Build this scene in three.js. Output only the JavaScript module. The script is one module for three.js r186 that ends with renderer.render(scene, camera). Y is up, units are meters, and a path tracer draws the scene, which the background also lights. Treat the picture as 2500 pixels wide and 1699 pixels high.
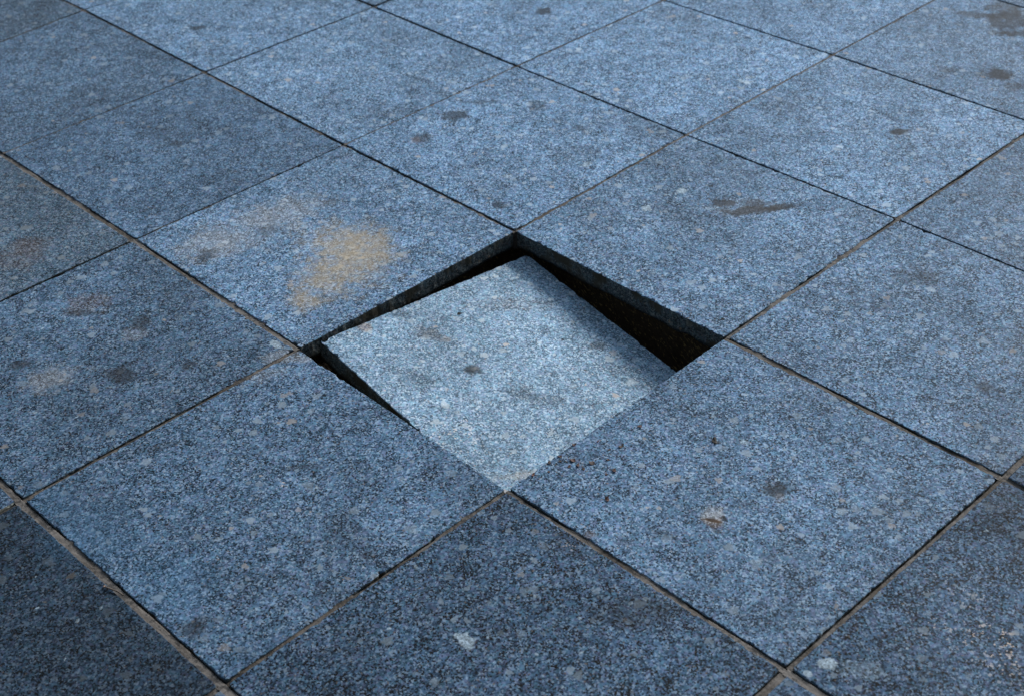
import * as THREE from 'three';

// ---------------------------------------------------------------- camera, sky, sun, exposure
const scene = new THREE.Scene();
const camera = new THREE.PerspectiveCamera(27.212, 1024 / 695, 0.05, 2000);
camera.position.set(0.09047, 1.66985, 2.28874);
camera.rotation.set(-0.63286, 0.03807, -0.04576, 'YXZ');
camera.focus = 2.72;
camera.userData.fStop = 5.0;
camera.updateProjectionMatrix();
scene.add(camera);

const renderer = new THREE.WebGLRenderer({ antialias: true });
renderer.setSize(1024, 695);
renderer.toneMapping = THREE.LinearToneMapping;
renderer.toneMappingExposure = 3.85;
renderer.shadowMap.enabled = true;

const SUN = new THREE.Vector3(0.62, 0.44, -0.61).normalize();
{ // overcast sky, one broad glow added low at the back to brighten far slabs
  const w = 256, h = 128, d = new Float32Array(w * h * 4), glow = new THREE.Vector3(0.28, 0.33, -0.90).normalize();
  for (let y = 0; y < h; y++) for (let x = 0; x < w; x++) {
    const th = ((y + 0.5) / h - 0.5) * Math.PI, ph = ((x + 0.5) / w - 0.5) * 2 * Math.PI;
    const vx = Math.cos(th) * Math.cos(ph), vy = Math.sin(th), vz = Math.cos(th) * Math.sin(ph);
    const c = Math.max(0, vx * glow.x + vy * glow.y + vz * glow.z);
    const up = Math.max(0, vy), hor = Math.exp(-up * 4);
    let l = 0.055 + 0.05 * hor + 0.48 * Math.pow(c, 4.0);
    let r = l * 0.76, g = l * 0.96, b = l * 1.22;
    if (vy < 0) { const k = Math.min(1, -vy * 8); r += (0.10 - r) * k; g += (0.13 - g) * k; b += (0.17 - b) * k; }
    d.set([r, g, b, 1], (y * w + x) * 4);
  }
  const sky = new THREE.DataTexture(d, w, h, THREE.RGBAFormat, THREE.FloatType);
  sky.mapping = THREE.EquirectangularReflectionMapping;
  sky.magFilter = sky.minFilter = THREE.LinearFilter;
  sky.needsUpdate = true;
  scene.background = sky; scene.environment = sky;
}
const sun = new THREE.DirectionalLight(new THREE.Color(1.0, 0.985, 0.955), 1.5);
sun.name = 'veiled_sun';
sun.position.copy(SUN).multiplyScalar(12);
sun.castShadow = true; sun.shadow.radius = 30; sun.shadow.mapSize.set(2048, 2048);
Object.assign(sun.shadow.camera, { left: -5, right: 5, top: 5, bottom: -5, near: 1, far: 30 });
scene.add(sun);

// ---------------------------------------------------------------- helpers
function rng(seed) { let a = (seed * 2654435761) >>> 0 || 1; return () => { a = (a + 0x6D2B79F5) >>> 0; let t = Math.imul(a ^ (a >>> 15), a | 1); t ^= t + Math.imul(t ^ (t >>> 7), t | 61); return ((t ^ (t >>> 14)) >>> 0) / 4294967296; }; }
const sm = (a, b, x) => { x = Math.min(1, Math.max(0, (x - a) / (b - a))); return x * x * (3 - 2 * x); };
const names = new Map();
const numbered = (n) => { const k = names.get(n) || 0; names.set(n, k + 1); return k ? n + '_' + String(k).padStart(3, '0') : n; };
function mesh(name, geo, mat, parent) { const m = new THREE.Mesh(geo, mat); m.name = numbered(name); m.castShadow = m.receiveShadow = true; parent.add(m); return m; }
function tag(o, label, category, group, kind) { o.userData.label = label; o.userData.category = category; if (group) o.userData.group = group; if (kind) o.userData.kind = kind; return o; }
// periodic value noise on an N x N grid with the given number of lattice cells across
function noiseField(N, cells, seed) {
  const R = rng(seed), lat = new Float32Array(cells * cells); for (let i = 0; i < lat.length; i++) lat[i] = R();
  const out = new Float32Array(N * N), i0 = new Int32Array(N), i1 = new Int32Array(N), f = new Float32Array(N);
  for (let i = 0; i < N; i++) { const p = i * cells / N, k = Math.floor(p), t = p - k; i0[i] = k % cells; i1[i] = (k + 1) % cells; f[i] = t * t * (3 - 2 * t); }
  for (let y = 0; y < N; y++) { const r0 = i0[y] * cells, r1 = i1[y] * cells, fy = f[y];
    for (let x = 0; x < N; x++) { const a = lat[r0 + i0[x]], b = lat[r0 + i1[x]], c = lat[r1 + i0[x]], e = lat[r1 + i1[x]], fx = f[x];
      const t = a + (b - a) * fx; out[y * N + x] = t + (c + (e - c) * fx - t) * fy; } }
  return out;
}
function fbm(N, cells, seed, oct, gain = 0.5) {
  const out = new Float32Array(N * N); let amp = 1, tot = 0;
  for (let o = 0; o < oct; o++) { const n = noiseField(N, cells << o, seed + o * 17); for (let i = 0; i < out.length; i++) out[i] += n[i] * amp; tot += amp; amp *= gain; }
  for (let i = 0; i < out.length; i++) out[i] /= tot;
  return out;
}
const noise1 = (seed) => { const R = rng(seed), v = Float32Array.from({ length: 4096 }, () => R() * 2 - 1);
  return (x) => { const k = Math.floor(x), t = x - k, s = t * t * (3 - 2 * t); return v[k & 4095] * (1 - s) + v[(k + 1) & 4095] * s; }; };
const LUT = new Uint8Array(4097); for (let i = 0; i <= 4096; i++) { const c = i / 4096; LUT[i] = Math.round(255 * (c <= 0.0031308 ? 12.92 * c : 1.055 * Math.pow(c, 1 / 2.4) - 0.055)); }
const enc = (v) => LUT[v <= 0 ? 0 : v >= 1 ? 4096 : (v * 4096) | 0];
function dataTex(d, N, srgb) { const t = new THREE.DataTexture(d, N, N, THREE.RGBAFormat, THREE.UnsignedByteType); t.magFilter = THREE.LinearFilter; t.minFilter = THREE.LinearFilter; t.wrapS = t.wrapT = THREE.RepeatWrapping; if (srgb) t.colorSpace = THREE.SRGBColorSpace; t.needsUpdate = true; return t; }

// ---------------------------------------------------------------- granite: 1.28 m of mineral grain, 0.625 mm a texel
const N = 2048, NM = N - 1, TEX = 1024, SPAN = 0.64;
const gr = new Float32Array(N * N), gg = new Float32Array(N * N), gb = new Float32Array(N * N);
const cloud = fbm(N, 10, 5, 4, 0.6), patch = fbm(N, 60, 11, 3, 0.6), spot = fbm(N, 150, 23, 2, 0.6);
{
  const pal = [ // linear reflectance: biotite, dark feldspar, grey-blue feldspar, lilac and cyan-grey feldspar, pale feldspar, quartz, rusty grains
    [0.004, 0.010, 0.017], [0.020, 0.046, 0.078], [0.078, 0.142, 0.226], [0.122, 0.160, 0.252], [0.088, 0.176, 0.250], [0.168, 0.250, 0.352], [0.320, 0.405, 0.490], [0.190, 0.150, 0.130]];
  const layer = (cell, seed) => { const C = Math.floor(N / cell), R = rng(seed), n = C * C, px = new Float32Array(n), py = new Float32Array(n), pk = new Float32Array(n), out = new Uint32Array(N * N), val = new Float32Array(n), hue = new Float32Array(n);
    for (let i = 0; i < n; i++) { px[i] = R(); py[i] = R(); val[i] = R(); hue[i] = R(); pk[i] = 0.55 + 0.9 * R(); }
    for (let y = 0; y < N; y++) for (let x = 0; x < N; x++) { const cx = x * C / N, cy = y * C / N, ix = Math.floor(cx), iy = Math.floor(cy); let best = 9, bi = 0;
      for (let dy = -1; dy <= 1; dy++) for (let dx = -1; dx <= 1; dx++) { const k = ((iy + dy + C) % C) * C + ((ix + dx + C) % C), ex = ix + dx + px[k] - cx, ey = iy + dy + py[k] - cy, q = (ex * ex + ey * ey) * pk[k]; if (q < best) { best = q; bi = k; } }
      out[y * N + x] = bi; }
    return { out, val, hue }; };
  const A = layer(7.4, 77), B = layer(3.8, 78), D = layer(15, 80), R = rng(79), fine = noiseField(N, 1024, 91);
  for (let i = 0; i < N * N; i++) {
    const ka = A.out[i], kb = B.out[i], kd = D.out[i], va = A.val[ka], vb = B.val[kb], q = A.hue[ka], pt = patch[i] - 0.5;
    // feldspar crystals of several tones, fine black mica between them, pale quartz here and there
    const base = q < 0.46 ? pal[2] : q < 0.66 ? pal[3] : q < 0.92 ? pal[4] : pal[5]; let k = (0.62 + 0.62 * va) * (0.84 + 0.32 * D.val[kd]) * (1 + 0.5 * pt), r = base[0] * k, g = base[1] * k, bl = base[2] * k;
    const dk = vb + pt * 0.55, mix = (c, a) => { r += (c[0] - r) * a; g += (c[1] - g) * a; bl += (c[2] - bl) * a; };
    if (B.hue[kb] < 0.010) mix(pal[7], 0.8); else if (dk < 0.15) mix(pal[0], 0.95); else if (dk < 0.32) mix(pal[1], 0.8); else if (vb > 0.92) mix(pal[6], 0.7); else if (vb > 0.80) mix(pal[5], 0.6);
    if (va > 0.95) mix(pal[6], 0.45);
    const s = 0.82 + 0.36 * fine[i]; gr[i] = r * s; gg[i] = g * s; gb[i] = bl * s;
  }
  // pale phenocrysts scattered through the stone
  for (let n = 0; n < 760; n++) {
    const x0 = R() * N, y0 = R() * N, rad = 3 + 13 * Math.pow(R(), 2.2), ar = 0.55 + 0.8 * R(), an = R() * 3.14, al = 0.35 + 0.45 * R(), k = 0.8 + 0.5 * R(), warm = R() < 0.12;
    const ca = Math.cos(an), sa = Math.sin(an), B = Math.ceil(rad * 1.7), rag = rng(n + 900), ph = [rag() * 6, rag() * 6, rag() * 6];
    for (let dy = -B; dy <= B; dy++) for (let dx = -B; dx <= B; dx++) {
      const u = (dx * ca + dy * sa) / rad, v = (-dx * sa + dy * ca) / (rad * ar), t = Math.atan2(v, u);
      const e = Math.hypot(u, v) + 0.16 * Math.sin(3 * t + ph[0]) + 0.1 * Math.sin(5 * t + ph[1]);
      const i = ((Math.round(y0 + dy) & NM) * N) + (Math.round(x0 + dx) & NM);
      const a = al * sm(1.05, 0.8, e + (spot[i] - 0.5) * 0.5); if (a <= 0) continue;
      const q = k * (0.85 + 0.3 * fine[i]);
      gr[i] += ((warm ? 0.30 : 0.225) * q - gr[i]) * a; gg[i] += ((warm ? 0.27 : 0.27) * q - gg[i]) * a; gb[i] += ((warm ? 0.25 : 0.31) * q - gb[i]) * a;
    }
  }
}

// stains and marks that lie on the paving: [x, z, radius across, radius along, turn, kind, strength]
// d grime, b rust, s sand, l pale dust, w pale crystal or lichen, p peach specks, k black pit, u blue-washed stone
const STAINS = [
  [-0.3816,-0.4025,0.0736,0.0735,-0.5,'s',0.75], [-0.3441,-0.3201,0.0768,0.0968,-0.2,'s',0.95], [-0.3984,-0.2537,0.0567,0.0714,-0.5,'s',0.8], [-0.4303,-0.1723,0.0296,0.0391,-0.3,'s',0.9], 
  [-0.3057,-0.3716,0.0486,0.0813,0,'s',0.6], [-0.5168,-0.5318,0.0865,0.0589,-0.5,'l',0.28], [-0.5962,-0.4592,0.1053,0.0852,-0.4,'l',0.18], [-0.6647,-0.3977,0.0692,0.0551,-0.3,'l',0.3], 
  [-0.1515,-0.9841,0.0313,0.0266,-0.1,'d',0.75], [-0.23,-0.8644,0.024,0.0275,-0.2,'d',0.6], [-0.2459,-0.8585,0.0131,0.0183,0,'b',0.3], [0.0581,-1.0247,0.0269,0.0221,0.1,'d',0.5], 
  [0.1611,-0.8943,0.0174,0.0139,-0.3,'d',0.5], [0.0728,-1.6154,0.0215,0.022,0.1,'d',0.85], [-0.0298,-0.5343,0.014,0.0176,0,'d',0.6], [0.1417,-0.7648,0.0633,0.0436,0,'d',0.18], 
  [-0.0944,-1.0541,0.0454,0.01,0.1,'d',0.45], [-0.9166,-1.58,0.0194,0.0125,-0.2,'d',0.75], [-0.8394,-0.8769,0.0145,0.0185,-0.4,'d',0.5], [-0.6712,-0.353,0.0157,0.0216,0.1,'d',0.65], 
  [-0.5497,-0.4476,0.024,0.0207,-0.2,'d',0.45], [-0.4801,-0.2659,0.0133,0.0103,0,'d',0.3], [-0.7545,0.072,0.0245,0.0242,0,'d',0.65], [-0.7615,-0.1035,0.0202,0.022,-0.1,'d',0.6], 
  [-0.889,-0.1757,0.0414,0.0361,0.1,'b',0.22], [-0.8846,-0.1402,0.0372,0.0113,0.1,'d',0.5], [-0.9683,0.0325,0.0231,0.0161,-0.3,'d',0.65], [-0.632,0.0482,0.014,0.0144,0,'d',0.6], 
  [-0.6298,0.2885,0.0326,0.01,-0.4,'d',0.35], [-0.8979,0.0808,0.0482,0.0369,-0.4,'l',0.3], [-1.0907,-0.3726,0.0598,0.0546,-0.1,'b',0.15], [-1.0663,-0.4077,0.0402,0.0408,0,'b',0.1], 
  [-0.7654,-0.0605,0.0236,0.0184,0,'l',0.2], [0.4732,-0.5163,0.0256,0.0135,0.2,'d',0.8], [0.5283,-0.4827,0.0642,0.0152,-0.05,'d',0.85], [0.5468,-0.5125,0.0294,0.0173,0.0,'d',0.55], 
  [0.6033,-0.4942,0.0389,0.0114,-0.25,'d',0.8], [0.5204,-0.4984,0.0733,0.0344,-0.1,'l',0.12], [0.9354,-0.8346,0.022,0.0134,-0.2,'d',0.9], [1.2452,-1.125,0.0287,0.0279,0.05,'d',0.85], 
  [1.2638,-1.0475,0.0174,0.0246,0,'d',0.4], [1.1236,-1.1591,0.0201,0.0206,0,'d',0.4], [1.3711,-1.4485,0.0707,0.0756,0.2,'d',0.75], [1.283,-1.506,0.0598,0.0238,0.35,'d',0.6], 
  [1.3828,-1.5382,0.048,0.0723,0.3,'d',0.6], [1.3786,-1.3749,0.0522,0.0254,0.2,'d',0.6], [0.8853,0.1696,0.0177,0.0145,-0.2,'d',0.6], [0.831,-0.207,0.0538,0.036,-0.35,'d',0.4], 
  [0.7422,-0.122,0.0527,0.0344,-0.2,'d',0.2], [0.4624,0.4434,0.0195,0.0145,0.1,'d',0.75], [0.4041,0.4783,0.0163,0.0088,0,'d',0.3], [0.4656,0.4636,0.0119,0.011,0.4,'l',0.2], 
  [0.3494,0.504,0.0177,0.0172,0.3,'l',0.55], [0.3467,0.5157,0.0125,0.0037,0.35,'k',0.95], [0.3656,0.5109,0.0044,0.0054,0,'k',0.8], [0.3514,0.5414,0.0073,0.0042,0.5,'k',0.6], 
  [0.3477,0.52,0.0176,0.0107,0.2,'b',0.35], [0.3728,0.3128,0.007,0.0043,-0.1,'k',0.75], [0.4236,0.3144,0.0094,0.0097,0,'w',0.6], [0.4251,-0.0669,0.0035,0.0034,0.3,'k',1], [0.261,0.5494,0.016,0.0125,0,'d',0.4], 
  [0.1982,0.5633,0.0189,0.0083,0.1,'d',0.3], [0.4246,0.6052,0.0128,0.0121,0,'d',0.3], [-0.4874,0.738,0.0238,0.0222,-0.1,'d',0.62], [-0.3379,0.7633,0.0069,0.0054,-0.3,'d',0.5], 
  [-0.3549,0.3545,0.0364,0.0072,-0.15,'d',0.4], [-0.2312,0.5827,0.0102,0.0072,0,'d',0.4], [-0.2868,0.671,0.0285,0.0213,0,'d',0.2], [0.2039,0.7161,0.055,0.0373,0,'d',0.4], [0.1406,0.546,0.0102,0.0084,0,'b',0.35], 
  [0.0773,0.6262,0.0071,0.007,0,'p',0.8], [0.1035,0.5711,0.0116,0.0103,0,'p',0.6], [0.4869,0.8307,0.0144,0.012,0.1,'w',0.9], [0.452,0.8487,0.0084,0.0076,0,'w',0.8], [-0.0623,0.7713,0.015,0.0198,-0.8,'w',0.75], 
  [0.3843,-0.5781,0.014,0.0119,0.2,'w',0.9], [0.2991,-0.5039,0.0128,0.0134,0.2,'w',0.85], [-0.4676,-0.0155,0.0115,0.0224,-0.6,'w',0.9], [0.5955,-1.129,0.0203,0.0102,0.35,'w',0.7], 
  [0.5798,-1.0916,0.0112,0.0101,0.3,'w',0.8], [0.6099,-1.154,0.0113,0.0103,0.2,'w',0.6], [0.1719,-0.7156,0.0146,0.0107,-0.4,'w',0.6], [-0.0155,-0.6668,0.0124,0.0125,-0.5,'w',0.5], 
  [0.1665,-0.7095,0.0083,0.0085,0,'w',0.5], [-0.0916,-0.7825,0.0235,0.0088,0,'p',0.5], [0.0361,-0.685,0.0312,0.0252,-0.2,'p',0.3], [-0.4495,0.019,0.0351,0.0205,-0.5,'l',0.3], 
  [-0.4749,0.0825,0.0432,0.017,-0.5,'l',0.2], [-0.4037,0.0353,0.0175,0.0145,-0.3,'l',0.35], [-0.0461,0.2953,0.008,0.0099,0,'p',0.3], [0.7154,0.7781,0.0792,0.0487,0.4,'p',0.4], 
  [0.7544,0.8314,0.0517,0.0595,0.2,'p',0.4], [0.7152,0.6956,0.0544,0.0376,0.5,'p',0.2], [0.5369,0.8437,0.0389,0.0211,0,'w',0.2], [-0.3962,0.398,0.0094,0.0116,0,'p',0.7], [-0.3886,0.3391,0.0112,0.0097,0,'p',0.5], 
  [0.4687,-0.2998,0.0186,0.0155,0,'p',0.5], [0.5511,-0.3012,0.0167,0.0138,0,'p',0.6], [-0.7104,0.5172,0.0837,0.0649,0.5,'u',0.3], [-0.5484,0.645,0.0652,0.0594,0.7,'u',0.3], 
  [-0.8034,0.426,0.055,0.0345,0.3,'u',0.3], [-0.3929,0.8066,0.0544,0.0264,-0.6,'u',0.2], [-0.6247,0.7477,0.021,0.0046,0.75,'d',0.4], 
];
const LOOSE_STAINS = [[-0.0729,0.0258,0.0166,0.0154,0,'d',0.85],[-0.0686,0.0225,0.0079,0.007,0,'l',0.25],[-0.1561,-0.0751,0.0251,0.0148,0.5,'d',0.45],[-0.1743,-0.0806,0.0322,0.0178,0.4,'b',0.12],[0.0272,0.0899,0.0242,0.0216,0.1,'d',0.28],[0.0612,0.1066,0.0344,0.0161,0.1,'d',0.3],[0.1744,-0.0771,0.0137,0.0119,0.1,'d',0.55],[-0.1103,-0.1532,0.0032,0.0039,0,'k',1],[-0.2319,-0.1394,0.02,0.0138,0.5,'d',0.3],[-0.2995,-0.0892,0.0143,0.0135,0,'b',0.5],[-0.0475,-0.1948,0.0372,0.0221,0,'b',0.12],[0.0262,-0.2032,0.0468,0.0254,0.1,'b',0.15],[-0.1031,0.2328,0.0575,0.0498,0.4,'p',0.45],[0.0279,0.3235,0.0241,0.0094,-0.3,'s',0.6],[-0.0038,0.3323,0.032,0.0105,-0.1,'s',0.35],[-0.0741,0.1203,0.0289,0.0159,0,'s',0.15],[-0.1868,0.0711,0.0429,0.0246,0.4,'d',0.2],[-0.1316,0.1526,0.042,0.0104,0.3,'d',0.25],[0.1219,0.0597,0.0087,0.0096,0,'w',0.6],[0.2352,0.0411,0.0106,0.0126,0.6,'w',0.5],[-0.1333,-0.0628,0.0089,0.0074,0,'l',0.5]];
const STAIN_COLOR = { d: [0.026, 0.026, 0.028], b: [0.15, 0.085, 0.045], s: [0.37, 0.295, 0.19], l: [0.27, 0.265, 0.26], w: [0.26, 0.32, 0.36], p: [0.44, 0.30, 0.20], k: [0.006, 0.005, 0.004], u: [0.03, 0.085, 0.15] };
const HARD = { w: 1, k: 1 };

// colour map of one slab; toWorld gives x, z of a texel, tint its tone and any painted light falloff
function slabMap(seed, tint, toWorld, stains, contrast = 1) {
  const R = rng(seed * 7 + 3), ox = Math.floor(R() * N), oy = Math.floor(R() * N), flip = R() < 0.5 ? -1 : 1, swap = R() < 0.5, d = new Uint8Array(TEX * TEX * 4), idx = new Int32Array(TEX * TEX);
  const Q = [0, 0], lin = new Float32Array(TEX * TEX * 3), cox = Math.floor(R() * N), coy = Math.floor(R() * N);
  for (let y = 0; y < TEX; y++) for (let x = 0; x < TEX; x++) {
    const i = y * TEX + x, sx = swap ? y : x, sy = swap ? x : y;
    const j = ((oy + flip * sy) & NM) * N + ((ox + sx) & NM); idx[i] = j;
    const c = 0.72 + 0.56 * cloud[((coy + y) & NM) * N + ((cox + x) & NM)];
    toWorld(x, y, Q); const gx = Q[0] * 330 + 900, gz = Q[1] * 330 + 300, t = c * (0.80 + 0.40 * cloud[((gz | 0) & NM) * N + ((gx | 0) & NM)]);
    lin[i * 3] = (0.072 + (gr[j] - 0.072) * contrast) * tint[0] * t; lin[i * 3 + 1] = (0.118 + (gg[j] - 0.118) * contrast) * tint[1] * t; lin[i * 3 + 2] = (0.176 + (gb[j] - 0.176) * contrast) * tint[2] * t;
  }
  const P = [0, 0], corners = [[0, 0], [TEX, 0], [0, TEX], [TEX, TEX]].map(([x, y]) => { toWorld(x, y, P); return [...P]; });
  const mx = (corners[0][0] + corners[3][0]) / 2, mz = (corners[0][1] + corners[3][1]) / 2;
  const O = corners[0], ux = (corners[1][0] - O[0]) / TEX, uz = (corners[1][1] - O[1]) / TEX, vx = (corners[2][0] - O[0]) / TEX, vz = (corners[2][1] - O[1]) / TEX, det = ux * vz - uz * vx;
  const own = []; if (stains.length) { const px = () => { toWorld(40 + R() * (TEX - 80), 40 + R() * (TEX - 80), P); return [P[0], P[1]]; };
    for (let n = 0; n < 26; n++) own.push([...px(), 0.0015 + 0.004 * R() * R(), 0.0015 + 0.003 * R() * R(), R() * 3, 'd', 0.35 + 0.45 * R()]);
    for (let n = 0; n < 34; n++) own.push([...px(), 0.0016 + 0.0045 * R() * R(), 0.0016 + 0.0045 * R() * R(), R() * 3, 'w', 0.35 + 0.5 * R()]);
    for (let n = 0; n < 5; n++) own.push([...px(), 0.02 + 0.05 * R(), 0.0012 + 0.002 * R(), R() * 3, 'd', 0.12 + 0.16 * R()]);
    for (let n = 0; n < 4; n++) own.push([...px(), 0.03 + 0.07 * R(), 0.02 + 0.05 * R(), R() * 3, 'd', 0.08 + 0.10 * R()]); }
  for (const [sx, sz, rx, rz, an, kind, al] of [...own, ...stains]) {
    const reach = Math.max(rx, rz) * 1.7; if (Math.abs(sx - mx) > 0.48 + reach || Math.abs(sz - mz) > 0.48 + reach) continue;
    const ca = Math.cos(an), sa = Math.sin(an), col = STAIN_COLOR[kind];
    const tx = ((sx - O[0]) * vz - (sz - O[1]) * vx) / det, ty = ((sz - O[1]) * ux - (sx - O[0]) * uz) / det, tr = reach * 1.42 * TEX / SPAN + 2;
    const x0 = Math.max(0, Math.floor(tx - tr)), x1 = Math.min(TEX, Math.ceil(tx + tr)), y0 = Math.max(0, Math.floor(ty - tr)), y1 = Math.min(TEX, Math.ceil(ty + tr));
    for (let y = y0; y < y1; y++) for (let x = x0; x < x1; x++) {
      toWorld(x, y, P); const dx = P[0] - sx, dz = P[1] - sz; if (dx > reach || dx < -reach || dz > reach || dz < -reach) continue;
      const e = Math.hypot((dx * ca + dz * sa) / rx, (-dx * sa + dz * ca) / rz); if (e > 1.7) continue;
      const i = y * TEX + x, j = idx[i], q = i * 3; let a;
      if (HARD[kind]) a = al * (kind === 'k' ? sm(1.5, 0.9, e + (spot[j] - 0.5) * 0.9) : 0.85 * sm(1.05, 0.75, e + (spot[j] - 0.5) * 1.0));
      else if (kind === 'p') a = al * sm(1.3, 0.2, e + (patch[j] - 0.5)) * sm(0.20, 0.30, gg[j]) * sm(0.45, 0.55, spot[j]);
      else if (kind === 's') a = al * 0.52 * sm(1.7, 0.0, e + (patch[j] - 0.5) * 1.1 + (spot[j] - 0.5) * 0.7);
      else a = al * sm(1.5, 0.6, e + (patch[j] - 0.5) * 1.2 + (spot[j] - 0.5) * 0.5);
      if (a <= 0) continue;
      if (kind === 'd') { a = Math.min(1, a * 1.12); const m = 1 - 0.88 * a; lin[q] = lin[q] * m + 0.010 * a; lin[q + 1] = lin[q + 1] * m + 0.009 * a; lin[q + 2] = lin[q + 2] * m + 0.009 * a; continue; }
      const grain = kind === 's' ? 0.75 + 1.4 * Math.min(0.32, gg[j]) : 0.5 + 3.2 * Math.min(0.32, gg[j]);
      for (let k = 0; k < 3; k++) lin[q + k] += (col[k] * grain - lin[q + k]) * a;
    }
  }
  for (let i = 0; i < TEX * TEX; i++) { d[i * 4] = enc(lin[i * 3]); d[i * 4 + 1] = enc(lin[i * 3 + 1]); d[i * 4 + 2] = enc(lin[i * 3 + 2]); d[i * 4 + 3] = 255; }
  return dataTex(d, TEX, true);
}
// shared relief and gloss of the flamed stone face
const relief = (() => { const M = 1024, f = fbm(M, 150, 301, 3, 0.7), g = fbm(M, 8, 302, 3), d = new Uint8Array(M * M * 4);
  for (let i = 0; i < M * M; i++) { const v = Math.round(255 * Math.min(1, Math.max(0, 0.75 * f[i] + 0.25 * g[i]))); d[i * 4] = d[i * 4 + 1] = d[i * 4 + 2] = v; d[i * 4 + 3] = 255; } return dataTex(d, M, false); })();
const gloss = (() => { const M = 512, f = fbm(M, 6, 311, 6, 0.65), d = new Uint8Array(M * M * 4);
  for (let i = 0; i < M * M; i++) { const v = Math.round(255 * (0.50 + 0.34 * f[i])); d[i * 4] = d[i * 4 + 1] = d[i * 4 + 2] = v; d[i * 4 + 3] = 255; } return dataTex(d, M, false); })();
const roughRelief = (() => { const M = 512, f = fbm(M, 24, 321, 5, 0.6), d = new Uint8Array(M * M * 4);
  for (let i = 0; i < M * M; i++) { const v = Math.round(255 * f[i]); d[i * 4] = d[i * 4 + 1] = d[i * 4 + 2] = v; d[i * 4 + 3] = 255; } return dataTex(d, M, false); })();
function stoneMat(map) { return new THREE.MeshPhysicalMaterial({ map, roughness: 1, roughnessMap: gloss, bumpMap: relief, bumpScale: 0.0003, specularIntensity: 0.22 }); }

// split sides of the slabs: dark, damp, soil-stained
const sideMap = (() => { const M = 1024, f = fbm(M, 10, 331, 5, 0.6), d = new Uint8Array(M * M * 4);
  for (let y = 0; y < M; y++) for (let x = 0; x < M; x++) { const i = y * M + x, j = y * N + x, a = sm(0.5, 0.68, f[i]), k = 0.46;
    d[i * 4] = enc(gr[j] * k * 1.25 * (1 - a) + a * 0.032 + 0.003); d[i * 4 + 1] = enc(gg[j] * k * (1 - a) + a * 0.027 + 0.003); d[i * 4 + 2] = enc(gb[j] * k * 0.72 * (1 - a) + a * 0.015 + 0.003); d[i * 4 + 3] = 255; } return dataTex(d, M, true); })();
const sideMat = new THREE.MeshStandardMaterial({ map: sideMap, roughness: 0.95, bumpMap: roughRelief, bumpScale: 0.005 });

// ---------------------------------------------------------------- lattice of the joints
const S2 = Math.SQRT1_2, PITCH = 0.6;
const toPlan = (x, z) => [(x + z) * S2, (x - z) * S2], toXZ = (a, b) => [(a + b) * S2, (a - b) * S2];
const MEASURED = { '-2,1': [-1.2903, -1.7332], '-1,1': [-0.845, -1.2809], '-1,2': [-0.4195, -1.6912], '0,0': [-0.8459, -0.4256], '0,1': [-0.4192, -0.8458], '0,2': [0.0019, -1.2621], '0,3': [0.4253, -1.6743], '1,-1': [-0.8528, 0.4318], '1,0': [-0.4209, 0.0006], '1,1': [0.0054, -0.4222], '1,2': [0.42, -0.8475], '1,3': [0.8468, -1.2732], '2,-1': [-0.4225, 0.8523], '2,0': [-0.0001, 0.4287], '2,1': [0.4232, -0.003], '2,2': [0.8456, -0.4307], '3,0': [0.4225, 0.8407], '3,1': [0.8519, 0.4229] };
const J = (i, j) => { const m = MEASURED[i + ',' + j]; if (m) return toPlan(m[0], m[1]); const R = rng(i * 91 + j * 57 + 4000); return [(i - 1.5) * PITCH + (R() - 0.5) * 0.003, (j - 0.5) * PITCH + (R() - 0.5) * 0.003]; };
// joints: width mm, depth mm of the mortar at its start and end, dirt 0..1, width of the open crack beside it (mm)
// A_j runs along i (down to the right in the photo), B_i runs along j (up to the right)
const ALONG_I = { '1,-1': [14, 1.5, 1.5, .1, 3], '0,-1': [12, 2, 2, .3, 3], '2,-1': [14, 1.5, 1.5, .1, 3],
  '-2,0': [13, 3, 3, .5, 3], '-1,0': [13, 2, 1.5, .45, 2.5], '0,0': [12, 2, .6, .3, 3], '2,0': [10, 2, 1.2, .3, 3], '3,0': [14, 1.5, 1.5, .1, 2],
  '-3,1': [7, 3, 3, .7, 2], '-2,1': [7, 2, 1.5, .5, 2], '-1,1': [8, 2, 3, .6, 3], '0,1': [7, 2.5, 2, .5, 3], '2,1': [11, .6, 2.5, .55, 3], '3,1': [10, 3, 3, .5, 2],
  '-1,2': [6, 4, 6, .85, 2], '0,2': [5.5, 6, 7, .9, 3], '1,2': [5, 5, 3, .75, 1.5], '2,2': [3, 4, 4, .7, 1], '0,3': [4, 3, 3, .7, 1], '1,3': [5, 3, 4, .75, 1.5] };
const ALONG_J = { '-2,0': [5, 2, 2, .65, 1], '-2,1': [5, 2, 2, .65, 1], '-1,0': [4, .5, 1.5, .5, 0], '-1,1': [5, 3, 3, .75, 1], '0,-1': [7, 3.5, 4, .8, 1.5], '0,0': [5, 2.5, 2.5, .6, 1], '0,1': [5, 1.5, 1, .45, 0], '0,2': [4.5, 1, 1, .35, 0],
  '1,-1': [8, 4, .3, .65, 2], '1,1': [6.5, 1.2, 1, .4, 1], '1,2': [6, 1, .8, .2, 0], '1,3': [6, 1, 1, .25, 0], '2,-1': [8, 2.5, 2, .5, 2], '2,1': [9, 1.2, 1.5, .4, 1], '2,2': [10, 3, 3, .6, 2], '3,0': [10, 2, 2, .45, 2.5], '3,1': [10, 2, 2, .5, 3], '3,-1': [14, 2, 2, .3, 2] };
const HOLE = (i, j) => i === 1 && j === 0;
function jointI(i, j) { if ((j === 0 || j === 1) && i === 1) return [0, 0, 0, 0, 0]; return ALONG_I[i + ',' + j] || [8, 3, 3, .5, 2]; }
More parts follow.
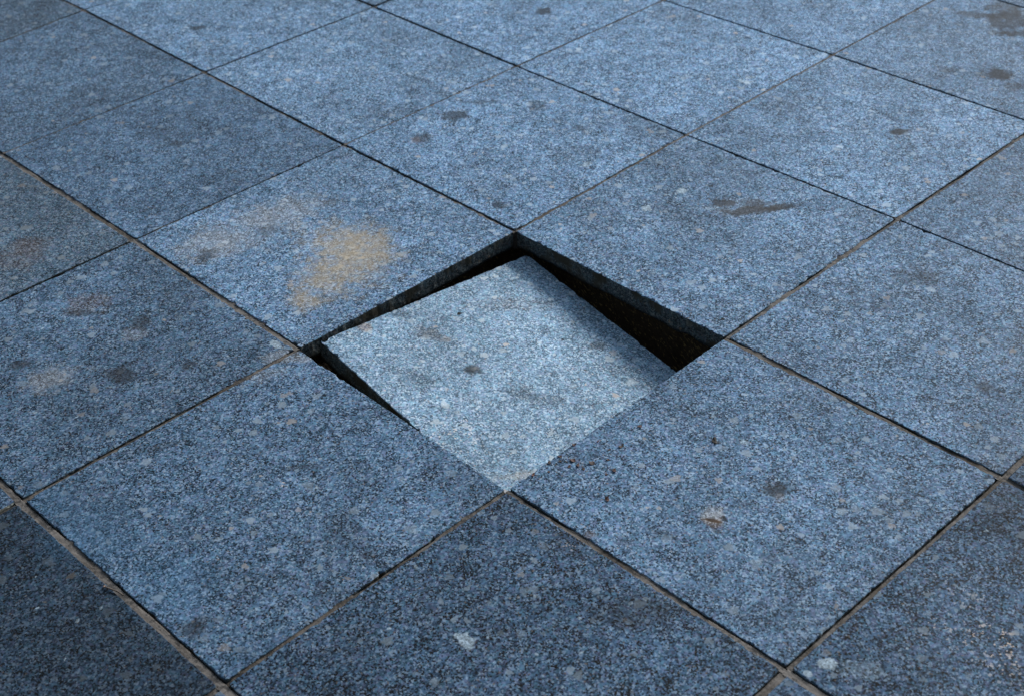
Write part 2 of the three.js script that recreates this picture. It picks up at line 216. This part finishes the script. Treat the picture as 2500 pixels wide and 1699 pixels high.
function jointJ(i, j) { if ((i === 1 || i === 2) && j === 0) return [0, 0, 0, 0, 0]; return ALONG_J[i + ',' + j] || [8, 3, 3, .5, 2]; }

// a stone slab with worn, chipped edges; poly in plan coordinates, counter-clockwise; rough[k] = raggedness of edge k in metres
function slabGeometry(poly, centre, th, step, rough, seed, planar, rings) {
  const pts = [], n1 = noise1(seed * 3 + 1), n2 = noise1(seed * 3 + 2), n3 = noise1(seed * 5 + 9), R = rng(seed + 555);
  let run = 0; const K = poly.length, inn = poly.map((p, k) => { const q = poly[(k + 1) % K], dx = q[0] - p[0], dy = q[1] - p[1], l = Math.hypot(dx, dy); return [-dy / l, dx / l, l]; });
  for (let k = 0; k < K; k++) {
    const p = poly[k], q = poly[(k + 1) % K], L = inn[k][2], n = Math.max(2, Math.round(L / step)), prev = inn[(k + K - 1) % K], cur = inn[k];
    const chips = []; for (let c = 0; c < (step < 0.003 ? 16 : 7); c++) chips.push([R() * L, 0.003 + 0.010 * R(), (0.25 + 1.6 * R() * R()) * (step < 0.003 ? 0.0019 : 0.0014)]);
    for (let s = 0; s < n; s++) {
      const t = s / n, d = t * L, end = Math.min(d, L - d), tap = sm(0, 0.02, end);
      let jag = rough[k] * (0.45 + 0.9 * Math.abs(n2(run * 9 + 7))) * (0.6 * n1(run * 45) + 0.5 * n2(run * 130) + 0.5 * n3(run * 330)) * (0.25 + 0.75 * tap);
      for (const [c, w, dep] of chips) { const e = (d - c) / w; if (e * e < 4) jag += dep * Math.exp(-e * e * 2); }
      const nx = s ? cur[0] : prev[0] + cur[0], ny = s ? cur[1] : prev[1] + cur[1], cornerCut = s ? 0.0022 * Math.exp(-end / 0.004) : 0.0016;
      pts.push({ a: p[0] + (q[0] - p[0]) * t, b: p[1] + (q[1] - p[1]) * t, nx, ny, jag: Math.max(-0.0004, jag) + cornerCut, ch: 0.0011 + 0.0006 * n2(run * 70) + Math.max(0, jag) * 0.5, s: run, w: n1(run * 28 + 50), k });
      run += L / n;
    }
  }
  const M = pts.length, pos = [], nor = [], uv = [], ia = [], ib = [];
  const put = (a, b, y, u, v) => { const [x, z] = toXZ(a, b); pos.push(x - centre[0], y, z - centre[1]); nor.push(0, 1, 0); uv.push(u, v); return pos.length / 3 - 1; };
  const at = (p, inset, y) => { const a = p.a + p.nx * inset, b = p.b + p.ny * inset, [u, v] = planar(a, b); return put(a, b, y, u, v); };
  let ca = 0, cb = 0; for (const p of poly) { ca += p[0] / K; cb += p[1] / K; }
  const mid = put(ca, cb, 0, ...planar(ca, cb));
  const r3 = pts.map((p) => { const k = 0.12, a = p.a + (ca - p.a) * k, b = p.b + (cb - p.b) * k; return put(a, b, 0, ...planar(a, b)); }), r2 = pts.map((p) => at(p, p.jag + p.ch, 0));
  const flat = pos.length / 3;
  const c2 = pts.map((p) => at(p, p.jag + p.ch, 0)), c1 = pts.map((p) => at(p, p.jag, -p.ch * 0.9));
  const sideAt = (p, f) => { const wob = rings > 1 ? 0.0011 * n1(p.s * 60 + f * 9) + 0.0006 * n2(p.s * 170 + f * 23) : 0; const a = p.a + p.nx * (p.jag * (1 - f) + wob * f + 0.0015 * f), b = p.b + p.ny * (p.jag * (1 - f) + wob * f + 0.0015 * f);
    return put(a, b, -p.ch * 0.9 * (1 - f) - (th + (rings > 1 ? 0.003 * p.w : 0)) * f, p.s / SPAN, -f * th / SPAN); };
  const rs = []; for (let r = 0; r <= rings; r++) rs.push(pts.map((p) => sideAt(p, r / rings)));
  const under = put(ca, cb, -th, 0, 0);
  for (let i = 0; i < M; i++) { const j = (i + 1) % M;
    ia.push(mid, r3[i], r3[j], r3[i], r2[i], r2[j], r3[i], r2[j], r3[j], c2[i], c1[i], c1[j], c2[i], c1[j], c2[j]);
    for (let r = 0; r < rings; r++) ib.push(rs[r][i], rs[r + 1][i], rs[r + 1][j], rs[r][i], rs[r + 1][j], rs[r][j]);
    ib.push(under, rs[rings][j], rs[rings][i]); }
  const g = new THREE.BufferGeometry();
  g.setAttribute('position', new THREE.Float32BufferAttribute(pos, 3)); g.setAttribute('uv', new THREE.Float32BufferAttribute(uv, 2)); g.setIndex([...ia, ...ib]);
  g.computeVertexNormals(); const na = g.attributes.normal; for (let i = 0; i < flat; i++) na.setXYZ(i, 0, 1, 0);
  g.addGroup(0, ia.length, 0); g.addGroup(ia.length, ib.length, 1);
  return g;
}

// ---------------------------------------------------------------- pavement
const pavement = tag(new THREE.Group(), 'blue-grey granite slab paving laid diagonally with mortar joints, one square sunk in', 'pavement', null, 'structure');
pavement.name = 'pavement'; scene.add(pavement);
const THICK = 0.042;
// slab tone plus light falloff painted in on near and outer slabs: [brightness, warm-cool]
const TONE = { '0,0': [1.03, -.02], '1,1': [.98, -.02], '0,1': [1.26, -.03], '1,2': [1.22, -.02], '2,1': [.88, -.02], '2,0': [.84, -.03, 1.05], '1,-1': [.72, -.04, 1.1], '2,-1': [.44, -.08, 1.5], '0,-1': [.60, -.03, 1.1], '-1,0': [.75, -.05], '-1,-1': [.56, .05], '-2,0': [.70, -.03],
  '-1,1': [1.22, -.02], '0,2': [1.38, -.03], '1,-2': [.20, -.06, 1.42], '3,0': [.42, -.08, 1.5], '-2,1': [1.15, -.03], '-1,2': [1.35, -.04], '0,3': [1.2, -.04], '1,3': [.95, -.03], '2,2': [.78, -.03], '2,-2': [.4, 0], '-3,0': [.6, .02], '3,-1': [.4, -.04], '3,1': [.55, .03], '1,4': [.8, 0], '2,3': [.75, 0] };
const SLAB_LABEL = { '0,0': 'slab with a yellow sand stain', '2,0': 'slab with reddish leaf crumbs along its edge and a chipped mark', '1,1': 'slab with a dark crescent scuff and a ragged edge over the hole', '2,-1': 'dark slab at the near corner of the sunken square', '2,2': 'slab with two dark blots', '3,0': 'dark slab speckled with peach and pale spots' };
const NEAR = new Set(['0,0', '1,1', '2,0', '1,-1', '0,1', '2,1', '0,-1', '2,-1']);
const VISIBLE = new Set(['-3,0', '-2,0', '-2,1', '-1,-1', '-1,0', '-1,1', '-1,2', '0,-1', '0,0', '0,1', '0,2', '0,3', '1,-2', '1,-1', '1,1', '1,2', '1,3', '2,-1', '2,0', '2,1', '2,2', '3,0']);
const shared = [0, 1].map((k) => stoneMat(slabMap(900 + k, k ? [.42, .45, .48] : [.85, .87, .9], (x, y, P) => { P[0] = P[1] = 99; }, [])));  // second copy darker for near and left slabs, carrying on the painted light falloff
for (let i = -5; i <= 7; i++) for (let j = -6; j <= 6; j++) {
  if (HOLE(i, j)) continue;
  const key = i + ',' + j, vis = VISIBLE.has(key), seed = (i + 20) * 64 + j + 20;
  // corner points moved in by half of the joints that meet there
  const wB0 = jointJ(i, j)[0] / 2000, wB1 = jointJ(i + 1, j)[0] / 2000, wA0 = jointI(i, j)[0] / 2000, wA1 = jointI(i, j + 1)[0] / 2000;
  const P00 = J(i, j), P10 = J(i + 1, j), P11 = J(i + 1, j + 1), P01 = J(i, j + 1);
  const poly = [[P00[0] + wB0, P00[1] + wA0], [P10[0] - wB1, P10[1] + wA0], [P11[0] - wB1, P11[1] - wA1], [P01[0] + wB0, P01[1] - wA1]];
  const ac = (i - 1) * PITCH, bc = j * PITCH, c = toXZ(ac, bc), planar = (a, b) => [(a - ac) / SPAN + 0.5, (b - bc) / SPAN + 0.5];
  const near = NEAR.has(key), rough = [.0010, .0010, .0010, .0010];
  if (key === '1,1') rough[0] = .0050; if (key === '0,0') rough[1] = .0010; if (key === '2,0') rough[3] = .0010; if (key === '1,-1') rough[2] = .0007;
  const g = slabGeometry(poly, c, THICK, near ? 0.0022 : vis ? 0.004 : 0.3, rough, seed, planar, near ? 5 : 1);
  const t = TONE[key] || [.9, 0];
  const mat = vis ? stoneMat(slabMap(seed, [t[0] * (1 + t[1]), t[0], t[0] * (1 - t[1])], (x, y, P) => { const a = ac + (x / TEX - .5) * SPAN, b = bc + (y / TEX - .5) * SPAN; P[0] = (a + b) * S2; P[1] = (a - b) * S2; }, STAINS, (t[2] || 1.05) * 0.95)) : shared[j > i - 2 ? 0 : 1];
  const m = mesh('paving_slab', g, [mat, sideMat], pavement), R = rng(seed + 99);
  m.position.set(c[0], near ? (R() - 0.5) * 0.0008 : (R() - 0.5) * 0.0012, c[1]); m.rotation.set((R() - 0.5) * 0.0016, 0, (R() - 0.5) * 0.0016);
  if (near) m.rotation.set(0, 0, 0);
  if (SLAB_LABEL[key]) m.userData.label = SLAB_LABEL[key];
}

// mortar between the slabs: worn, cracked open along one side
const mortarMap = (() => { const M = 512, f = fbm(M, 40, 401, 4, 0.7), g = fbm(M, 6, 402, 4, 0.6), d = new Uint8Array(M * M * 4);
  for (let i = 0; i < M * M; i++) { const v = 0.55 + 0.6 * f[i], s = sm(0.53, 0.62, f[i] * 0.6 + g[i] * 0.4); for (let k = 0; k < 3; k++) d[i * 4 + k] = enc(v * (1 - 0.7 * s)); d[i * 4 + 3] = 255; } return dataTex(d, M, true); })();
const mortarMat = new THREE.MeshStandardMaterial({ map: mortarMap, vertexColors: true, roughness: 0.95, bumpMap: roughRelief, bumpScale: 0.0025 });
function mortar(p, q, [w, d0, d1, dirt, crack], crackSide, seed, c0, c1) {
  const dx = q[0] - p[0], dy = q[1] - p[1], L = Math.hypot(dx, dy), ux = dx / L, uy = dy / L, nx = -uy, ny = ux, hw = w / 2000 + 0.0025, n = Math.round(L / 0.004);
  const a1 = noise1(seed), a2 = noise1(seed + 7), a3 = noise1(seed + 13), prof = 9, pos = [], uv = [], col = [], idx = [], mx = (p[0] + q[0]) / 2, my = (p[1] + q[1]) / 2, [cx, cz] = toXZ(mx, my);
  for (let s = 0; s <= n; s++) { const t = s / n, d = t * L;
    const fill = Math.max(0.0003, (d0 + (d1 - d0) * t) / 1000 * (1 + 0.55 * a1(d * 14) + 0.35 * a2(d * 60))), open = Math.max(0, crack / 1000 * 0.42 * (0.6 + 1.1 * a2(d * 11 + 40)));
    for (let k = 0; k < prof; k++) { const e = (k / (prof - 1) * 2 - 1), off = e * hw, edge = (1 - e * crackSide) * hw - 0.0025; // distance from the cracked slab edge
      const inCrack = open > 0.0002 ? sm(open + 0.0009, open * 0.5, edge) : 0, y = -fill - 0.007 * inCrack - 0.0009 * (0.5 + 0.5 * a3(d * 90 + k * 31)) - 0.0009 * (1 - e * e);
      const a = p[0] + ux * d + nx * off, b = p[1] + uy * d + ny * off, [x, z] = toXZ(a, b); pos.push(x - cx, y, z - cz); uv.push(a / 0.25, b / 0.25);
      const m = Math.min(1, Math.max(0, dirt + 0.55 * a1(d * 22 + 11) + 0.35 * a3(d * 75 + k * 5) + 0.5 * inCrack)), pale = [0.125, 0.110, 0.098], soil = [0.050, 0.036, 0.023];
      for (let h = 0; h < 3; h++) col.push(pale[h] + (soil[h] - pale[h]) * m); } }
  const cap = (s, rev) => { const b0 = pos.length / 3; for (let k = 0; k < prof; k++) { const o = (s * prof + k) * 3; for (const y of [pos[o + 1], -THICK - 0.004]) { pos.push(pos[o], y, pos[o + 2]); uv.push(uv[(s * prof + k) * 2] + y * 4, uv[(s * prof + k) * 2 + 1]); col.push(0.05, 0.042, 0.034); } }
    for (let k = 0; k < prof - 1; k++) { const i0 = b0 + k * 2, f = [i0, i0 + 1, i0 + 3, i0, i0 + 3, i0 + 2]; idx.push(...(rev ? f.reverse() : f)); } };
  for (let s = 0; s < n; s++) for (let k = 0; k < prof - 1; k++) { const i0 = s * prof + k, i1 = i0 + prof; idx.push(i0, i1, i1 + 1, i0, i1 + 1, i0 + 1); }
  if (c0) cap(0, false); if (c1) cap(n, true);
  const g = new THREE.BufferGeometry(); g.setAttribute('position', new THREE.Float32BufferAttribute(pos, 3)); g.setAttribute('uv', new THREE.Float32BufferAttribute(uv, 2)); g.setAttribute('color', new THREE.Float32BufferAttribute(col, 3)); g.setIndex(idx); g.computeVertexNormals();
  const m = mesh('mortar_joint', g, mortarMat, pavement); m.position.set(cx, 0, cz);
}
for (let i = -4; i <= 5; i++) for (let j = -4; j <= 5; j++) {
  const e = (i0, j0) => i0 >= -3 && i0 <= 4 && j0 >= -3 && j0 <= 5; if (!e(i, j)) continue;
  const A = jointI(i, j), B = jointJ(i, j), p = J(i, j), sh = 0.001;
  if (A[0]) { const q = J(i + 1, j); mortar(p, q, A, 1, i * 131 + j * 17 + 5000, (i === 2 && (j === 0 || j === 1)), (i === 0 && (j === 0 || j === 1))); }
  if (B[0]) { const q = J(i, j + 1), g0 = (jointI(i, j)[0] || jointI(i - 1, j)[0]) / 2000 - sh, g1 = (jointI(i, j + 1)[0] || jointI(i - 1, j + 1)[0]) / 2000 - sh, L = Math.hypot(q[0] - p[0], q[1] - p[1]), ux = (q[0] - p[0]) / L, uy = (q[1] - p[1]) / L;
    mortar([p[0] + ux * g0, p[1] + uy * g0], [q[0] - ux * g1, q[1] - uy * g1], B, 1, i * 57 + j * 211 + 9000, (j === 1 && (i === 1 || i === 2)), (j === -1 && (i === 1 || i === 2))); }
}

// ---------------------------------------------------------------- the loose slab that has sunk into the hole
const LOOSE_PLAN = [[-0.2910, -0.2489], [0.0351, -0.2775], [0.2880, -0.2960], [0.3210, 0.2270], [-0.2540, 0.2983]]; // left, contact, near, right, far corner
const nrm = new THREE.Vector3(0.10993, 0.99374, 0.0197).normalize(), loY = (x, z) => -0.0041 - (nrm.x * (x + 0.3818) + nrm.z * (z + 0.0297)) / nrm.y;
{
  const q = new THREE.Quaternion().setFromUnitVectors(new THREE.Vector3(0, 1, 0), nrm), inv = q.clone().invert(), y0 = loY(0, 0), V = new THREE.Vector3();
  const poly = LOOSE_PLAN.map(([a, b]) => { const [x, z] = toXZ(a, b); V.set(x, loY(x, z) - y0, z).applyQuaternion(inv); return toPlan(V.x, V.z); });
  const planar = (a, b) => [a / SPAN + 0.5, b / SPAN + 0.5];
  const g = slabGeometry(poly, [0, 0], 0.042, 0.0022, [.0008, .0004, .0006, .0008, .0007], 4242, planar, 5);
  const map = slabMap(4242, [1.86, 1.70, 1.52], (x, y, P) => { const a = (x / TEX - .5) * SPAN, b = (y / TEX - .5) * SPAN; P[0] = (a + b) * S2; P[1] = (a - b) * S2; }, LOOSE_STAINS, 0.70);
  const m = mesh('sunken_slab', g, [stoneMat(map), sideMat], scene);
  m.quaternion.copy(q); m.position.set(0, y0, 0);
  tag(m, 'pale loose granite slab, tilted and sunk into the square hole in the paving', 'paving slab');
}

// ---------------------------------------------------------------- soil under the slabs
const soilMap = (() => { const M = 512, f = fbm(M, 32, 501, 5, 0.7), g = fbm(M, 90, 502, 2), d = new Uint8Array(M * M * 4);
  for (let i = 0; i < M * M; i++) { const v = 0.35 + 1.3 * f[i], s = sm(0.70, 0.78, g[i]); d[i * 4] = enc(0.045 * v + 0.20 * s); d[i * 4 + 1] = enc(0.029 * v + 0.14 * s); d[i * 4 + 2] = enc(0.014 * v + 0.05 * s); d[i * 4 + 3] = 255; } return dataTex(d, M, true); })();
const soilMat = new THREE.MeshStandardMaterial({ map: soilMap, roughness: 1, bumpMap: roughRelief, bumpScale: 0.006 });
function pitY(x, z, n) { // height of the bed: hollow under the loose slab and a little under its neighbours
  const [a, b] = toPlan(x, z), da = Math.max(-0.3 - a, a - 0.3), db = Math.max(-0.3 - b, b - 0.3), out = Math.max(da, db) - 0.018 - 0.012 * n;
  const inside = sm(0.035, 0.0, out), right = sm(-0.05, 0.32, b), floor = Math.min(loY(x, z) - 0.047, -0.050) - 0.022 - 0.035 * right + 0.016 * n;
  return -THICK - 0.004 + (floor + THICK + 0.004) * inside;
}
{
  const n = 190, w = 1.5, pos = [], uv = [], idx = [], f = fbm(256, 20, 511, 4, 0.65);
  for (let y = 0; y <= n; y++) for (let x = 0; x <= n; x++) { const a = (x / n - .5) * w, b = (y / n - .5) * w, [X, Z] = toXZ(a, b), q = f[((y * 3) & 255) * 256 + ((x * 3) & 255)] * 2 - 1; pos.push(X, pitY(X, Z, q), Z); uv.push(a / 0.3 + pos[pos.length - 2] * 3.1, b / 0.3 + pos[pos.length - 2] * 2.3); }
  for (let y = 0; y < n; y++) for (let x = 0; x < n; x++) { const i = y * (n + 1) + x; idx.push(i, i + 1, i + n + 2, i, i + n + 2, i + n + 1); }
  const g = new THREE.BufferGeometry(); g.setAttribute('position', new THREE.Float32BufferAttribute(pos, 3)); g.setAttribute('uv', new THREE.Float32BufferAttribute(uv, 2)); g.setIndex(idx); g.computeVertexNormals();
  mesh('soil_bed', g, soilMat, pavement);
  // the bed goes on under the rest of the paving
  const sh = new THREE.Shape([[-4, -4], [4.2, -4], [4.2, 4], [-4, 4]].map((p) => new THREE.Vector2(p[0], p[1]))); sh.holes.push(new THREE.Path([[-.74, -.74], [-.74, .74], [.74, .74], [.74, -.74]].map((p) => new THREE.Vector2(p[0], p[1]))));
  const bg = new THREE.ShapeGeometry(sh); bg.rotateX(-Math.PI / 2); bg.rotateY(-Math.PI / 4); bg.translate(0, -THICK - 0.012, 0); mesh('bedding_layer', bg, soilMat, pavement);
}
// open ground beyond the slabs, out to the horizon
{
  const a0 = (-5 - 1.5) * PITCH, a1 = (8 - 1.5) * PITCH, b0 = (-6 - .5) * PITCH, b1 = (7 - .5) * PITCH, F = 400;
  const corner = (a, b) => { const [x, z] = toXZ(a, b); return new THREE.Vector2(x, -z); };
  const sh = new THREE.Shape([[-F, -F], [F, -F], [F, F], [-F, F]].map(([a, b]) => corner(a, b))); sh.holes.push(new THREE.Path([[a0, b0], [a0, b1], [a1, b1], [a1, b0]].map(([a, b]) => corner(a, b))));
  const g = new THREE.ShapeGeometry(sh); g.rotateX(-Math.PI / 2); const u = g.attributes.uv; for (let i = 0; i < u.count; i++) u.setXY(i, u.getX(i) / 0.64, u.getY(i) / 0.64);
  tag(mesh('ground', g, shared[0], scene), 'open grey stone ground beyond the paving slabs', 'ground', null, 'structure').position.y = -0.002;
}
{ // grit and yellow sand grains lying in the hollow
  const R = rng(606), list = []; const base = new THREE.IcosahedronGeometry(1, 0), M4 = new THREE.Matrix4(), Q = new THREE.Quaternion(), E = new THREE.Euler();
  const grit = new THREE.InstancedMesh(base, new THREE.MeshStandardMaterial({ color: 0xffffff, roughness: 0.9 }), 900); let k = 0; const c = new THREE.Color();
  while (k < 900) { const a = -0.31 + 0.62 * R(), b = 0.02 + 0.29 * R(), [x, z] = toXZ(a, b), s = 0.0008 + 0.0022 * Math.pow(R(), 3); E.set(R() * 6, R() * 6, R() * 6); M4.compose(new THREE.Vector3(x, pitY(x, z, 0) + s * 0.5, z), Q.setFromEuler(E), new THREE.Vector3(s, s * (0.6 + 0.4 * R()), s * (0.7 + 0.3 * R()))); grit.setMatrixAt(k, M4);
    const w = R(); if (w < 0.25) c.setRGB(0.42, 0.33, 0.12); else if (w < 0.4) c.setRGB(0.36, 0.32, 0.26); else c.setRGB(0.09, 0.06, 0.03); grit.setColorAt(k, c); k++; }
  grit.name = 'sand_grit'; grit.castShadow = grit.receiveShadow = true; scene.add(grit); tag(grit, 'yellow and brown sand grit on the soil in the open hollow', 'grit', null, 'stuff');
}

// ---------------------------------------------------------------- small litter on the slabs
function flake(r, seed, th, curl) { // a curled crumb of dry leaf
  const R = rng(seed), n = 9, top = [], pos = [], idx = []; const rad = Array.from({ length: n }, () => r * (0.6 + 0.8 * R())), st = 0.55 + 0.35 * R(), tw = R() * 6;
  for (const s of [1, 0]) { pos.push(0, s * th + r * 0.1, 0); for (let k = 0; k < n; k++) { const t = k / n * 6.283, x = Math.cos(t) * rad[k], z = Math.sin(t) * rad[k] * st, y = s * th + curl * (x * x) / r + r * 0.16 * (R() - 0.3); pos.push(x, Math.max(0.0001 + s * th, y), z); } }
  const b = n + 1; for (let k = 0; k < n; k++) { const k2 = (k + 1) % n; idx.push(0, 1 + k2, 1 + k, b, b + 1 + k, b + 1 + k2, 1 + k, 1 + k2, b + 1 + k, 1 + k2, b + 1 + k2, b + 1 + k); }
  let g = new THREE.BufferGeometry(); g.setAttribute('position', new THREE.Float32BufferAttribute(pos, 3)); g.setIndex(idx); g.rotateY(tw); g = g.toNonIndexed(); g.computeVertexNormals(); return g;
}
const CRUMBS = [[0.1189, 0.3119, 0.0028], [0.2029, 0.3192, 0.0039], [0.1813, 0.3275, 0.002], [0.0736, 0.3597, 0.0039], [0.0934, 0.3437, 0.0024], [0.1164, 0.3545, 0.0035], [0.1241, 0.3679, 0.0031], [0.1502, 0.3622, 0.0039], [0.1088, 0.3718, 0.0028], [0.1338, 0.3792, 0.0028], [0.1875, 0.3841, 0.0035], [0.1735, 0.3934, 0.0028], [0.0726, 0.3849, 0.002], [0.0453, 0.3916, 0.0031], [0.178, 0.3553, 0.0024], [0.0932, 0.357, 0.002], [0.2399, 0.264, 0.0035], [0.1721, 0.4599, 0.0035], [0.3715, 0.3122, 0.0055], [0.0851, 0.3656, 0.0016], [0.1618, 0.3042, 0.002], [0.1048, 0.3585, 0.0016]];
const leafMats = [[0.045, 0.016, 0.009], [0.032, 0.016, 0.010], [0.10, 0.032, 0.012], [0.020, 0.014, 0.009]].map((c) => new THREE.MeshStandardMaterial({ color: new THREE.Color().setRGB(...c), roughness: 0.8 }));
const CRUMB_LABEL = { 0: 'dark leaf crumb right on the slab edge, upper left of the cluster', 2: 'small leaf crumb just left of the larger crumb farthest right', 7: 'biggest leaf crumb in the middle of the crumb cluster by the sunken slab', 10: 'brown leaf crumb at the lower right corner of the crumb cluster', 11: 'brown leaf crumb lowest in the cluster, just left of the lower right crumb', 12: 'small red-brown leaf crumb between the orange crumb and the rest of the cluster', 14: 'leaf crumb halfway between the farthest right crumb and the lower right one', 1: 'larger reddish crumb of dry leaf, farthest right of the scattered crumbs by the sunken slab', 13: 'orange crumb of dry leaf nearest the lower corner of the sunken slab', 3: 'dark red leaf crumb on the slab edge just above the orange crumb', 16: 'brown leaf crumb highest up the slab edge beside the sunken slab', 17: 'brown leaf scrap alone below the scattered crumbs', 18: 'dark curled leaf scrap alone on the slab right of the sunken slab' };
CRUMBS.forEach(([x, z, r], k) => { const m = mesh('leaf_crumb', flake(r * 1.35, 700 + k, 0.0004, 0.35), leafMats[k === 13 ? 2 : k === 18 ? 3 : k % 3 === 2 ? 0 : k % 2], scene); m.position.set(x, 0.0002, z);
  if (CRUMB_LABEL[k]) tag(m, CRUMB_LABEL[k], 'leaf crumb'); else tag(m, 'tiny reddish leaf crumb in the cluster beside the lower right edge of the hole', 'leaf crumb', 'leaf crumbs by the sunken slab'); });
function twig(name, label, pts, r, color) { const m = mesh(name, new THREE.TubeGeometry(new THREE.CatmullRomCurve3(pts.map((p) => new THREE.Vector3(p[0] - pts[0][0], p[1], p[2] - pts[0][2]))), 16, r, 6), new THREE.MeshStandardMaterial({ color: new THREE.Color().setRGB(...color), roughness: 0.8 }), scene); m.position.set(pts[0][0], 0, pts[0][2]); return tag(m, label, 'twig'); }
{ const t = twig('twig', 'broken brown twig lying across the wide mortar joint at lower left', [[-0.6515, .003, .6457], [-0.640, .0035, .652], [-0.628, .003, .657], [-0.6169, .002, .6648]], 0.0014, [0.08, 0.06, 0.045]);
  const tip = mesh('broken_tip', new THREE.SphereGeometry(0.0019, 8, 6), new THREE.MeshStandardMaterial({ color: new THREE.Color().setRGB(0.42, 0.27, 0.19), roughness: 0.8 }), t); tip.position.set(-0.0004, 0.003, 0); }
twig('pine_needle', 'short dark needle on the slab beside the wide mortar joint at lower left', [[-0.5975, .001, .6685], [-0.592, .0016, .666], [-0.584, .001, .6640]], 0.0007, [0.02, 0.018, 0.015]);

renderer.render(scene, camera);
